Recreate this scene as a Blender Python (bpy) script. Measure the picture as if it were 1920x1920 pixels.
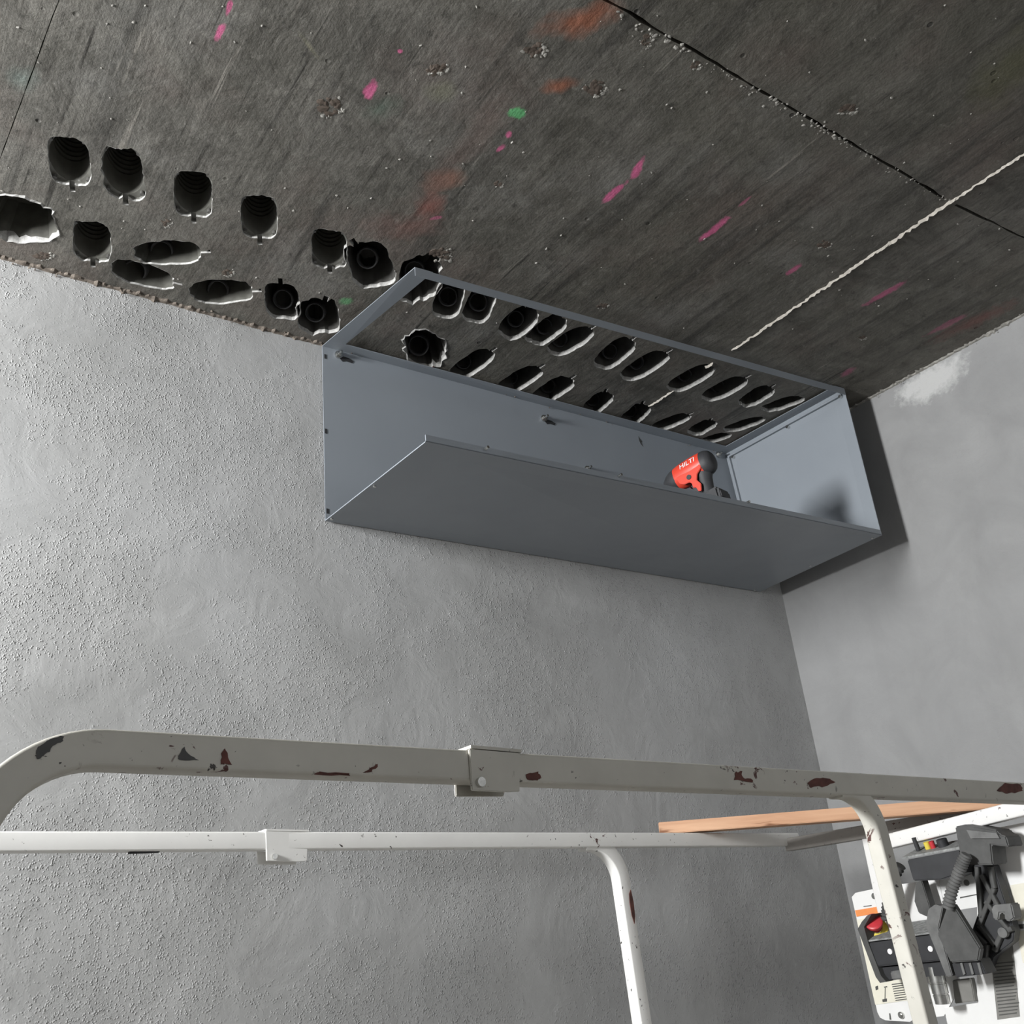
import bpy, bmesh, math, random
from mathutils import Vector, Matrix
from mathutils.geometry import delaunay_2d_cdt

# ------------------------------------------------------------------ camera, world, light
random.seed(7)
scene = bpy.context.scene
for o in list(bpy.data.objects):
    bpy.data.objects.remove(o)
COL = scene.collection

F = 1800.0                                   # focal length in pixels of the 1920 px frame
R = Matrix(((0.8151386873, -0.5713043593, -0.0957091924),
            (0.1537790877, 0.3727190966, -0.9151133630),
            (0.5584808973, 0.7312262332, 0.3916724183)))   # rows: right, down, forward
CAM = Vector((-3.1509479, -2.3698532, 1.5994998))
ZC = 3.3333964                               # underside of the ceiling

cam_data = bpy.data.cameras.new('camera')
cam_data.sensor_width = 36.0
cam_data.lens = 36.0 * F / 1920.0
cam_data.clip_start = 0.02
cam = bpy.data.objects.new('camera', cam_data)
COL.objects.link(cam)
r0, r1, r2 = R[0], R[1], R[2]
cam.matrix_world = Matrix(((r0[0], -r1[0], -r2[0], CAM[0]),
                           (r0[1], -r1[1], -r2[1], CAM[1]),
                           (r0[2], -r1[2], -r2[2], CAM[2]),
                           (0, 0, 0, 1)))
scene.camera = cam

world = bpy.data.worlds.new('overcast_day')
scene.world = world
world.use_nodes = True
world.node_tree.nodes['Background'].inputs[0].default_value = (0.97, 0.985, 1.0, 1)
world.node_tree.nodes['Background'].inputs[1].default_value = 1.5

WX = -5.2                                    # window wall at the far end of the long wall
WY0, WY1, WZ0, WZ1 = -0.95, -0.53, 2.4, 3.26
ld = bpy.data.lights.new('window_daylight', 'AREA')
ld.shape = 'RECTANGLE'
ld.size = WY1 - WY0
ld.size_y = WZ1 - WZ0
ld.energy = 350.0
ld.color = (0.98, 0.992, 1.0)
lo = bpy.data.objects.new('window_daylight', ld)
COL.objects.link(lo)
lo.matrix_world = Matrix(((0, 0, -1, WX - 0.12), (-1, 0, 0, (WY0 + WY1) / 2), (0, 1, 0, (WZ0 + WZ1) / 2), (0, 0, 0, 1)))

vs = scene.view_settings
vs.view_transform = 'Standard'
vs.look = 'None'
vs.exposure = 0.14
vs.gamma = 1.0
vs.use_curve_mapping = False


def at(x, y, X=None, Y=None, Z=None):
    """point of the place seen at a photo position, on a wall, ceiling or rail plane"""
    v = R.transposed() @ Vector(((x - 960) / F, (y - 960) / F, 1.0))
    if X is not None:
        t = (X - CAM.x) / v.x
    elif Y is not None:
        t = (Y - CAM.y) / v.y
    else:
        t = (Z - CAM.z) / v.z
    return CAM + v * t


# ------------------------------------------------------------------ materials
class NT:
    def __init__(self, name):
        self.m = bpy.data.materials.new(name)
        self.m.use_nodes = True
        self.t = self.m.node_tree
        self.n = self.t.nodes
        self.b = self.n['Principled BSDF']
        self.tc = self.n.new('ShaderNodeTexCoord')

    def link(self, a, b):
        self.t.links.new(a, b)

    def mapping(self, scale=(1, 1, 1), rot=(0, 0, 0), loc=(0, 0, 0), typ='POINT', src=None):
        mp = self.n.new('ShaderNodeMapping')
        mp.vector_type = typ
        mp.inputs['Location'].default_value = loc
        mp.inputs['Rotation'].default_value = rot
        mp.inputs['Scale'].default_value = scale
        self.link(src or self.tc.outputs['Object'], mp.inputs['Vector'])
        return mp.outputs[0]

    def noise(self, scale, detail=4, rough=0.55, vec=None, dist=0.0):
        nd = self.n.new('ShaderNodeTexNoise')
        nd.inputs['Scale'].default_value = scale
        nd.inputs['Detail'].default_value = detail
        nd.inputs['Roughness'].default_value = rough
        nd.inputs['Distortion'].default_value = dist
        self.link(vec or self.tc.outputs['Object'], nd.inputs['Vector'])
        return nd.outputs['Fac']

    def voro(self, scale, vec=None, feature='F1', rnd=1.0):
        nd = self.n.new('ShaderNodeTexVoronoi')
        nd.feature = feature
        nd.inputs['Scale'].default_value = scale
        nd.inputs['Randomness'].default_value = rnd
        self.link(vec or self.tc.outputs['Object'], nd.inputs['Vector'])
        return nd.outputs['Distance']

    def rng(self, v, a, b, c=0.0, d=1.0):
        nd = self.n.new('ShaderNodeMapRange')
        nd.inputs[1].default_value = a
        nd.inputs[2].default_value = b
        nd.inputs[3].default_value = c
        nd.inputs[4].default_value = d
        self.link(v, nd.inputs[0])
        return nd.outputs[0]

    def math(self, op, a, b=None):
        nd = self.n.new('ShaderNodeMath')
        nd.operation = op
        for i, v in enumerate((a, b)):
            if v is None:
                continue
            if isinstance(v, (int, float)):
                nd.inputs[i].default_value = v
            else:
                self.link(v, nd.inputs[i])
        return nd.outputs[0]

    def mix(self, fac, a, b):
        nd = self.n.new('ShaderNodeMix')
        nd.data_type = 'RGBA'
        for s, v in ((0, fac), (6, a), (7, b)):
            if isinstance(v, tuple):
                nd.inputs[s].default_value = v + (1,) if len(v) == 3 else v
            elif isinstance(v, (int, float)):
                nd.inputs[s].default_value = v
            else:
                self.link(v, nd.inputs[s])
        return nd.outputs[2]

    def bump(self, h, strength=0.5, dist=0.01, prev=None):
        nd = self.n.new('ShaderNodeBump')
        nd.inputs['Strength'].default_value = strength
        nd.inputs['Distance'].default_value = dist
        self.link(h, nd.inputs['Height'])
        if prev is not None:
            self.link(prev, nd.inputs['Normal'])
        return nd.outputs[0]

    def out(self, col=None, rough=None, metal=None, normal=None, spec=None):
        for k, v in (('Base Color', col), ('Roughness', rough), ('Metallic', metal), ('Normal', normal), ('Specular IOR Level', spec)):
            if v is None:
                continue
            if isinstance(v, tuple):
                self.b.inputs[k].default_value = v + (1,)
            elif isinstance(v, (int, float)):
                self.b.inputs[k].default_value = v
            else:
                self.link(v, self.b.inputs[k])
        return self.m


def plain(name, col, rough=0.5, metal=0.0, var=0.12, scale=25, spec=0.5):
    t = NT(name)
    n = t.noise(scale, 5)
    c = t.mix(t.rng(n, 0.3, 0.7), tuple(x * (1 - var) for x in col), tuple(min(1, x * (1 + var)) for x in col))
    return t.out(c, rough, metal, t.bump(n, 0.12, 0.002), spec)


def mat_plaster(name, base, dark, light, streak_axis, grain=1.0, patch=None):
    t = NT(name)
    big = t.noise(0.9, 3, 0.5)
    mid = t.noise(4.0, 6, 0.6, dist=0.6)
    sc = (9, 1, 1.0) if streak_axis == 'x' else (1, 9, 1.0)
    st = t.noise(1.0, 6, 0.6, t.mapping(sc))
    c = t.mix(t.rng(mid, 0.35, 0.7), dark, base)
    c = t.mix(t.rng(big, 0.45, 0.7, 0, 0.7), c, light)
    c = t.mix(t.rng(st, 0.45, 0.75, 0, 0.35), c, dark)
    speck = t.rng(t.voro(75), 0.05, 0.0)
    c = t.mix(t.math('MULTIPLY', speck, 0.35), c, (0.08, 0.08, 0.075))
    g = t.noise(240, 3, 0.7)
    vg = t.math('SUBTRACT', 0.6, t.voro(185))
    g2 = t.math('MULTIPLY', vg, t.rng(t.noise(75, 3, 0.6), 0.42, 0.62))
    mask = t.rng(t.noise(2.6, 5, 0.65), 0.44, 0.60, 0.06, 1.0)
    lump = t.rng(g2, 0.05, 0.5, 0, 1.5)
    if patch:
        m_, sc_ = patch
        v = t.mapping(sc_, (0, 0, 0), m_, 'TEXTURE')
        ln = t.n.new('ShaderNodeVectorMath')
        ln.operation = 'LENGTH'
        t.link(v, ln.inputs[0])
        r_ = t.math('ADD', ln.outputs['Value'], t.math('MULTIPLY', t.math('SUBTRACT', t.noise(18, 5, 0.7), 0.5), 1.8))
        c = t.mix(t.rng(r_, 1.0, 0.5, 0, 0.8), c, (0.55, 0.55, 0.54))
    h = t.math('ADD', t.math('MULTIPLY', g, 0.35), lump)
    h = t.math('MULTIPLY', h, mask)
    nrm = t.bump(h, 0.62 * grain, 0.006)
    sweep = t.noise(7, 4, 0.5, dist=2.5)
    nrm = t.bump(sweep, 0.10, 0.02, nrm)
    return t.out(c, 0.92, 0, nrm, 0.2)


M = {}
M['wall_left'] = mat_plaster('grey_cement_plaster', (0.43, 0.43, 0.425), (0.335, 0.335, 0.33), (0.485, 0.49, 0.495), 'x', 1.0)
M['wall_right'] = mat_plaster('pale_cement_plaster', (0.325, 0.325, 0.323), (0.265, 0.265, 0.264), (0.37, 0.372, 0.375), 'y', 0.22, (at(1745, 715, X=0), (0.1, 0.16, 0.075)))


def mat_ceiling():
    t = NT('cast_concrete_ceiling')
    st_v = t.mapping((14, 1.1, 1))
    big = t.noise(1.1, 4, 0.55)
    mid = t.noise(7, 8, 0.68, dist=0.7)
    fine = t.noise(38, 6, 0.7)
    st = t.noise(1.3, 7, 0.65, st_v, 0.2)
    c = t.mix(t.rng(mid, 0.34, 0.66), (0.072, 0.068, 0.059), (0.168, 0.16, 0.142))
    c = t.mix(t.rng(big, 0.4, 0.7, 0, 0.5), c, (0.105, 0.1, 0.078))
    c = t.mix(t.rng(t.noise(2.3, 4, 0.6), 0.52, 0.70, 0, 0.5), c, (0.14, 0.108, 0.094))
    c = t.mix(t.rng(t.noise(3.1, 5, 0.65, t.mapping((1, 1, 1), loc=(5, 3, 0))), 0.55, 0.72, 0, 0.55), c, (0.205, 0.2, 0.185))
    c = t.mix(t.rng(st, 0.52, 0.66, 0, 0.7), c, (0.05, 0.047, 0.042))
    scr = t.noise(1.0, 5, 0.6, t.mapping((60, 2.2, 1), (0, 0, 0.08)), 0.3)
    scm = t.rng(t.noise(2.0, 3), 0.48, 0.58)
    c = t.mix(t.math('MULTIPLY', t.rng(scr, 0.60, 0.68), scm), c, (0.04, 0.037, 0.032))
    c = t.mix(t.math('MULTIPLY', t.rng(scr, 0.36, 0.30), scm), c, (0.23, 0.215, 0.19))
    c = t.mix(t.rng(fine, 0.56, 0.70, 0, 0.65), c, (0.04, 0.037, 0.033))
    c = t.mix(t.rng(fine, 0.42, 0.28, 0, 0.5), c, (0.25, 0.24, 0.215))
    vf = t.noise(130, 4, 0.7)
    c = t.mix(t.rng(vf, 0.6, 0.72, 0, 0.5), c, (0.03, 0.028, 0.025))
    pits = t.rng(t.voro(11), 0.085, 0.05)
    pm = t.rng(t.noise(5, 2), 0.5, 0.56)
    pits = t.math('MULTIPLY', pits, pm)
    c = t.mix(t.math('MULTIPLY', pits, 0.8), c, (0.03, 0.028, 0.025))
    wob = t.noise(26, 4, 0.7)
    wob2 = t.noise(9, 3, 0.6)

    def mark(p0, p1, width, col, strength=1.0, soft=0.45, rag=0.8):
        nonlocal c
        a = at(p0[0], p0[1], Z=ZC)
        b = at(p1[0], p1[1], Z=ZC)
        # width (pixels, across the stroke) turned into metres on the ceiling
        mx, my = (p0[0] + p1[0]) / 2, (p0[1] + p1[1]) / 2
        dx, dy = p1[0] - p0[0], p1[1] - p0[1]
        L = math.hypot(dx, dy)
        if L < 1e-3:
            dx, dy, L = 1, 0, 1
        m = at(mx, my, Z=ZC)
        d = (b - a) if (b - a).length > 1e-4 else Vector((1, 0, 0))
        ang = math.atan2(d.y, d.x)
        w = at(mx - dy / L * width / 2, my + dx / L * width / 2, Z=ZC) - m
        u = d.normalized()
        hw = abs(w.x * (-u.y) + w.y * u.x)
        hl = max((b - a).length / 2 + hw * 0.5, hw)
        v = t.mapping((hl, max(hw, 0.004), 1), (0, 0, ang), (m.x, m.y, ZC), 'TEXTURE')
        ln = t.n.new('ShaderNodeVectorMath')
        ln.operation = 'LENGTH'
        t.link(v, ln.inputs[0])
        r = t.math('ADD', ln.outputs['Value'], t.math('MULTIPLY', t.math('SUBTRACT', wob if rag <= 1 else wob2, 0.5), rag * 2))
        fac = t.rng(r, 1.0, 1.0 - soft, 0, strength)
        c = t.mix(fac, c, col)

    PINK = (0.55, 0.13, 0.26)
    ORG = (0.30, 0.105, 0.055)
    # soft stains first
    mark((1010, 60), (1150, 20), 60, ORG, 0.75, 0.9, 1.2)
    mark((1015, 170), (1090, 150), 32, ORG, 0.7, 0.8, 1.2)
    mark((800, 350), (880, 315), 50, ORG, 0.5, 0.9, 1.2)
    mark((785, 400), (825, 375), 45, (0.30, 0.09, 0.07), 0.5, 0.9, 1.2)
    mark((700, 440), (830, 410), 60, (0.2, 0.10, 0.085), 0.5, 0.9, 1.2)
    mark((690, 215), (740, 190), 60, (0.11, 0.16, 0.125), 0.6, 0.9, 1.2)
    mark((20, 150), (60, 140), 60, (0.15, 0.19, 0.17), 0.5, 0.9, 1.2)
    mark((740, 420), (960, 190), 70, (0.16, 0.115, 0.1), 0.5, 0.9, 1.2)
    mark((1750, 640), (1915, 560), 26, (0.2, 0.085, 0.075), 0.6, 0.9, 1.0)
    mark((1850, 200), (1915, 60), 120, (0.10, 0.10, 0.045), 0.5, 0.9, 1.2)
    mark((800, 175), (850, 170), 40, (0.2, 0.2, 0.14), 0.5, 0.9, 1.2)
    mark((560, 60), (605, 120), 14, (0.22, 0.21, 0.15), 0.6, 0.8, 1.2)
    # spray strokes
    mark((434, 0), (424, 32), 12, PINK, 0.9)
    mark((421, 42), (405, 76), 17, PINK, 0.95)
    mark((704, 152), (686, 186), 24, PINK, 1.0)
    mark((746, 96), (754, 96), 11, PINK, 0.9)
    mark((956, 246), (952, 257), 13, PINK, 0.9)
    mark((945, 273), (932, 284), 12, PINK, 0.9)
    mark((1206, 294), (1187, 334), 17, PINK, 1.0)
    mark((1174, 342), (1131, 378), 14, PINK, 1.0)
    mark((1366, 408), (1308, 455), 14, PINK, 1.0)
    mark((1408, 368), (1384, 388), 6, PINK, 0.5)
    mark((1502, 495), (1474, 516), 11, PINK, 0.75)
    mark((1695, 529), (1620, 572), 12, PINK, 0.65)
    mark((1815, 588), (1738, 628), 11, PINK, 0.35, 0.5)
    mark((1600, 690), (1580, 705), 14, PINK, 0.4, 0.6)
    mark((962, 214), (974, 206), 30, (0.12, 0.38, 0.16), 1.0, 0.35)
    mark((640, 568), (654, 562), 18, (0.12, 0.34, 0.15), 0.7, 0.6)
    mark((806, 411), (826, 407), 8, PINK, 0.5)
    mark((800, 690), (812, 686), 9, (0.75, 0.16, 0.07), 1.0)
    hh = t.math('ADD', t.math('MULTIPLY', mid, 0.6), t.math('MULTIPLY', fine, 0.5))
    hh = t.math('SUBTRACT', hh, t.math('MULTIPLY', pits, 0.9))
    hh = t.math('ADD', hh, t.math('MULTIPLY', st, 0.5))
    nrm = t.bump(hh, 0.7, 0.008)
    return t.out(c, 0.75, 0, nrm, 0.35)


M['ceiling'] = mat_ceiling()
M['floor'] = plain('concrete_floor', (0.105, 0.09, 0.072), 0.85, 0, 0.2, 4)
M['render'] = plain('outer_wall_render', (0.42, 0.42, 0.41), 0.9, 0, 0.1, 3)
M['frame_alu'] = plain('window_frame_paint', (0.2, 0.2, 0.2), 0.5, 0, 0.1)
M['crumb'] = plain('broken_concrete', (0.30, 0.29, 0.265), 0.95, 0, 0.35, 60, 0.2)
M['crumb_dark'] = plain('broken_concrete_brown', (0.15, 0.128, 0.108), 0.95, 0, 0.4, 60, 0.2)
M['spall'] = plain('spalled_concrete', (0.10, 0.08, 0.066), 0.95, 0, 0.4, 60, 0.2)
M['rim'] = plain('cement_lip', (0.37, 0.365, 0.35), 0.9, 0, 0.3, 90, 0.25)
M['liner_grey'] = plain('grey_conduit_plastic', (0.115, 0.113, 0.10), 0.38, 0, 0.2, 40)
M['liner_black'] = plain('black_conduit_plastic', (0.085, 0.082, 0.076), 0.4, 0, 0.25, 40)
M['pipe'] = plain('conduit_pipe_plastic', (0.13, 0.13, 0.135), 0.3, 0, 0.2, 40)
M['grout'] = plain('grout_fin', (0.47, 0.44, 0.39), 0.9, 0, 0.2, 60, 0.2)


def mat_sheet():
    t = NT('blue_grey_sheet_metal')
    n = t.noise(3.0, 3, 0.5)
    c = t.mix(t.rng(n, 0.3, 0.7), (0.235, 0.258, 0.285), (0.257, 0.282, 0.31))
    sm = t.noise(5, 5, 0.6, t.mapping((1, 1, 0.4)))
    r = t.rng(sm, 0.3, 0.7, 0.30, 0.42)
    return t.out(c, r, 0.0, t.bump(t.noise(350, 2), 0.04, 0.001), 0.45)


M['sheet'] = mat_sheet()
M['chrome'] = plain('zinc_plated_steel', (0.62, 0.62, 0.6), 0.25, 1.0, 0.15, 80)
M['hole_shadow_dark'] = plain('dark_slot_and_shadow', (0.02, 0.02, 0.022), 0.8)  # real slots, and the painted bolt shadow on the back panel
M['scuff'] = plain('dark_scuff', (0.05, 0.05, 0.049), 0.6)


def mat_paint(name, base, rust_amt, grime):
    t = NT(name)
    n = t.noise(9, 5, 0.6)
    c = t.mix(t.rng(n, 0.3, 0.75), base, tuple(x * grime for x in base))
    s1 = t.noise(34, 4, 0.65, dist=0.8)
    m1 = t.noise(7, 2)
    patch = t.math('MULTIPLY', t.rng(s1, 0.62, 0.65), t.rng(m1, 0.62 - rust_amt, 0.66 - rust_amt))
    c = t.mix(patch, c, (0.085, 0.035, 0.03))
    s2 = t.noise(75, 3, 0.6, dist=0.4)
    c = t.mix(t.math('MULTIPLY', t.rng(s2, 0.68, 0.71), t.rng(m1, 0.35, 0.5)), c, (0.05, 0.045, 0.04))
    return t.out(c, 0.5, 0, t.bump(s1, 0.08, 0.002), 0.4)


M['rail_front'] = mat_paint('shade_darkened_rail_paint', (0.55, 0.532, 0.478), 0.12, 0.82)  # front rail and post: their shade is put into a darker paint colour
M['rail_rear'] = mat_paint('white_rail_paint', (0.82, 0.812, 0.785), -0.02, 0.92)
M['rail_end'] = mat_paint('grey_rail_paint', (0.36, 0.34, 0.315), 0.06, 0.8)  # darker grey than the other rails; also on deck and scissor arms
M['rail_white'] = mat_paint('chipped_white_paint', (0.78, 0.77, 0.75), 0.1, 0.93)
M['rust'] = plain('rust_spot', (0.105, 0.04, 0.032), 0.85, 0, 0.4, 50)


def mat_wood():
    t = NT('raw_pine')
    v = t.mapping((1.2, 22, 22))
    n = t.noise(2.2, 6, 0.6, v, 0.6)
    c = t.mix(t.rng(n, 0.3, 0.7), (0.46, 0.255, 0.15), (0.60, 0.37, 0.235))
    k = t.noise(5, 3, 0.6, t.mapping((1.0, 9, 9)))
    c = t.mix(t.rng(k, 0.62, 0.68), c, (0.2, 0.085, 0.04))
    return t.out(c, 0.7, 0, t.bump(n, 0.2, 0.002), 0.3)


M['wood'] = mat_wood()
M['red'] = plain('red_tool_plastic', (0.62, 0.055, 0.03), 0.4, 0, 0.08)
M['black'] = plain('black_rubber', (0.03, 0.031, 0.034), 0.6, 0, 0.15)
M['white'] = plain('white_print', (0.85, 0.83, 0.83), 0.5, 0, 0.03)
M['panel_white'] = plain('white_panel_paint', (0.76, 0.755, 0.74), 0.45, 0, 0.05, 8)
M['plastic_grey'] = plain('dusty_grey_plastic', (0.062, 0.062, 0.06), 0.65, 0, 0.25, 30)
M['plastic_mid'] = plain('worn_grey_plastic', (0.125, 0.125, 0.122), 0.6, 0, 0.25, 30)
M['plastic_dark'] = plain('charcoal_plastic', (0.02, 0.0205, 0.023), 0.55, 0, 0.25, 30)
M['ctrl_top'] = plain('dusty_control_face', (0.22, 0.225, 0.22), 0.7, 0, 0.45, 90)
M['estop'] = plain('red_button', (0.50, 0.035, 0.045), 0.4, 0, 0.1)
M['yellow'] = plain('yellow_ring', (0.72, 0.58, 0.08), 0.5, 0, 0.1)
M['orange'] = plain('orange_strip', (0.78, 0.27, 0.08), 0.5, 0, 0.06)
M['cream'] = plain('cream_decal', (0.74, 0.71, 0.60), 0.5, 0, 0.05)
M['ink'] = plain('printed_ink', (0.07, 0.07, 0.065), 0.6)
M['ink_grey'] = plain('grey_decal', (0.20, 0.195, 0.18), 0.6)


# ------------------------------------------------------------------ mesh helpers
class MB:
    def __init__(self):
        self.v = []
        self.f = []
        self.smooth = []

    def add(self, verts, faces, smooth=False):
        o = len(self.v)
        self.v += [Vector(p) for p in verts]
        self.f += [tuple(i + o for i in f) for f in faces]
        self.smooth += [smooth] * len(faces)
        return self

    def hexa(self, p):
        """8 corners: four of one side in order, then the four of the other"""
        return self.add(p, [(3, 2, 1, 0), (4, 5, 6, 7), (0, 1, 5, 4), (1, 2, 6, 5), (2, 3, 7, 6), (3, 0, 4, 7)])

    def box(self, a, b):
        (x0, y0, z0), (x1, y1, z1) = a, b
        return self.hexa([(x0, y0, z0), (x1, y0, z0), (x1, y1, z0), (x0, y1, z0),
                          (x0, y0, z1), (x1, y0, z1), (x1, y1, z1), (x0, y1, z1)])

    def slab(self, quad, off):
        q = [Vector(p) for p in quad]
        return self.prism(q, off)

    def prism(self, poly, off):
        n = len(poly)
        off = Vector(off)
        p = [Vector(q) for q in poly]
        v = p + [q + off for q in p]
        f = [tuple(range(n - 1, -1, -1)), tuple(range(n, 2 * n))]
        f += [(i, (i + 1) % n, n + (i + 1) % n, n + i) for i in range(n)]
        return self.add(v, f)

    def tube(self, path, r, seg=14, caps=True, closed=False, radii=None):
        path = [Vector(p) for p in path]
        n = len(path)
        rings = []
        ref = None
        for i, p in enumerate(path):
            a = path[max(i - 1, 0)]
            b = path[min(i + 1, n - 1)]
            d = (b - a)
            d = d.normalized() if d.length > 1e-9 else Vector((0, 0, 1))
            if ref is None:
                ref = d.orthogonal().normalized()
            ref = (ref - d * ref.dot(d)).normalized()
            s = d.cross(ref)
            rr = radii[i] if radii else r
            rings.append([p + (ref * math.cos(2 * math.pi * k / seg) + s * math.sin(2 * math.pi * k / seg)) * rr for k in range(seg)])
        v = [q for ring in rings for q in ring]
        f = [(i * seg + k, i * seg + (k + 1) % seg, (i + 1) * seg + (k + 1) % seg, (i + 1) * seg + k) for i in range(n - 1) for k in range(seg)]
        self.add(v, f, True)
        if caps:
            self.add(rings[0], [tuple(range(seg - 1, -1, -1))])
            self.add(rings[-1], [tuple(range(seg))])
        return self

    def sweep(self, path, side, w, h, r=0.004, caps=True):
        """rounded square tube along a path; side is the fixed sideways axis"""
        prof = []
        for cx, cy, a0 in ((w / 2 - r, h / 2 - r, 0), (-w / 2 + r, h / 2 - r, 90), (-w / 2 + r, -h / 2 + r, 180), (w / 2 - r, -h / 2 + r, 270)):
            for k in range(4):
                a = math.radians(a0 + 30 * k)
                prof.append((cx + r * math.cos(a), cy + r * math.sin(a)))
        path = [Vector(p) for p in path]
        side = Vector(side).normalized()
        rings = []
        n = len(path)
        for i, p in enumerate(path):
            d = (path[min(i + 1, n - 1)] - path[max(i - 1, 0)]).normalized()
            s = (side - d * side.dot(d)).normalized()
            u = s.cross(d)
            rings.append([p + s * a + u * b for a, b in prof])
        k = len(prof)
        v = [q for ring in rings for q in ring]
        f = [(i * k + j, i * k + (j + 1) % k, (i + 1) * k + (j + 1) % k, (i + 1) * k + j) for i in range(n - 1) for j in range(k)]
        self.add(v, f, False)
        if caps:
            self.add(rings[0], [tuple(range(k - 1, -1, -1))])
            self.add(rings[-1], [tuple(range(k))])
        return self

    def build(self, name, mat, parent=None, recalc=True, bevel=0.0, auto=True):
        base = Vector((0, 0, 0))
        p = parent
        while p is not None:
            base = base + p.location
            p = p.parent
        me = bpy.data.meshes.new(name)
        me.from_pydata([tuple(v - base) for v in self.v], [], self.f)
        me.polygons.foreach_set('use_smooth', self.smooth)
        me.validate()
        if recalc:
            bm = bmesh.new()
            bm.from_mesh(me)
            bmesh.ops.remove_doubles(bm, verts=bm.verts, dist=1e-6)
            bmesh.ops.recalc_face_normals(bm, faces=bm.faces)
            if bevel:
                es = [e for e in bm.edges if len(e.link_faces) == 2 and e.calc_face_angle(0) > 0.6]
                bmesh.ops.bevel(bm, geom=es, offset=bevel, segments=2, affect='EDGES', clamp_overlap=True)
            bm.to_mesh(me)
            bm.free()
        me.materials.append(M[mat] if isinstance(mat, str) else mat)
        if auto:
            try:
                me.set_sharp_from_angle(angle=math.radians(40))
            except Exception:
                pass
        o = bpy.data.objects.new(name, me)
        COL.objects.link(o)
        o.parent = parent
        return o


def thing(name, label, cat, loc, group=None):
    o = bpy.data.objects.new(name, None)
    o.empty_display_size = 0.1
    COL.objects.link(o)
    o.location = loc
    o['label'] = label
    o['category'] = cat
    if group:
        o['group'] = group
    return o


def struct(o, label=None):
    o['kind'] = 'structure'
    if label:
        o['label'] = label
    return o


# ------------------------------------------------------------------ the setting
XL, YF = -5.2, -6.0
struct(MB().box((XL, YF, -0.2), (0.25, 0.25, 0)).build('floor', 'floor'), 'grey concrete floor slab of the room')
struct(MB().box((XL, 0, 0), (0.25, 0.25, ZC)).build('wall_left', 'wall_left'), 'long grey plastered wall behind the metal box')
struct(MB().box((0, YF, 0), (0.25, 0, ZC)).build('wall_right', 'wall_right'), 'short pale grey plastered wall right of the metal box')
struct(MB().box((XL - 0.25, YF - 0.2, 0), (0.25, YF, 1.35)).build('ambient_block_wall', 'render'), 'low unseen wall added behind the camera to block ambient light')  # made-up low wall, added out of view to cut ambient light
wb = MB()
wb.box((WX - 0.25, YF, 0), (WX, WY0, ZC)).box((WX - 0.25, WY1, 0), (WX, 0.25, ZC))
wb.box((WX - 0.25, WY0, 0), (WX, WY1, WZ0)).box((WX - 0.25, WY0, WZ1), (WX, WY1, ZC))
struct(wb.build('wall_end', 'render'), 'end wall with the window opening, outside the picture')
wf = MB()
for a, b in (((WX - 0.08, WY0, WZ0), (WX - 0.03, WY0 + 0.05, WZ1)), ((WX - 0.08, WY1 - 0.05, WZ0), (WX - 0.03, WY1, WZ1)),
             ((WX - 0.08, WY0, WZ0), (WX - 0.03, WY1, WZ0 + 0.05)), ((WX - 0.08, WY0, WZ1 - 0.05), (WX - 0.03, WY1, WZ1))):
    wf.box(a, b)
struct(wf.build('window_1', 'frame_alu'), 'tall narrow window frame in the end wall')

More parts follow.
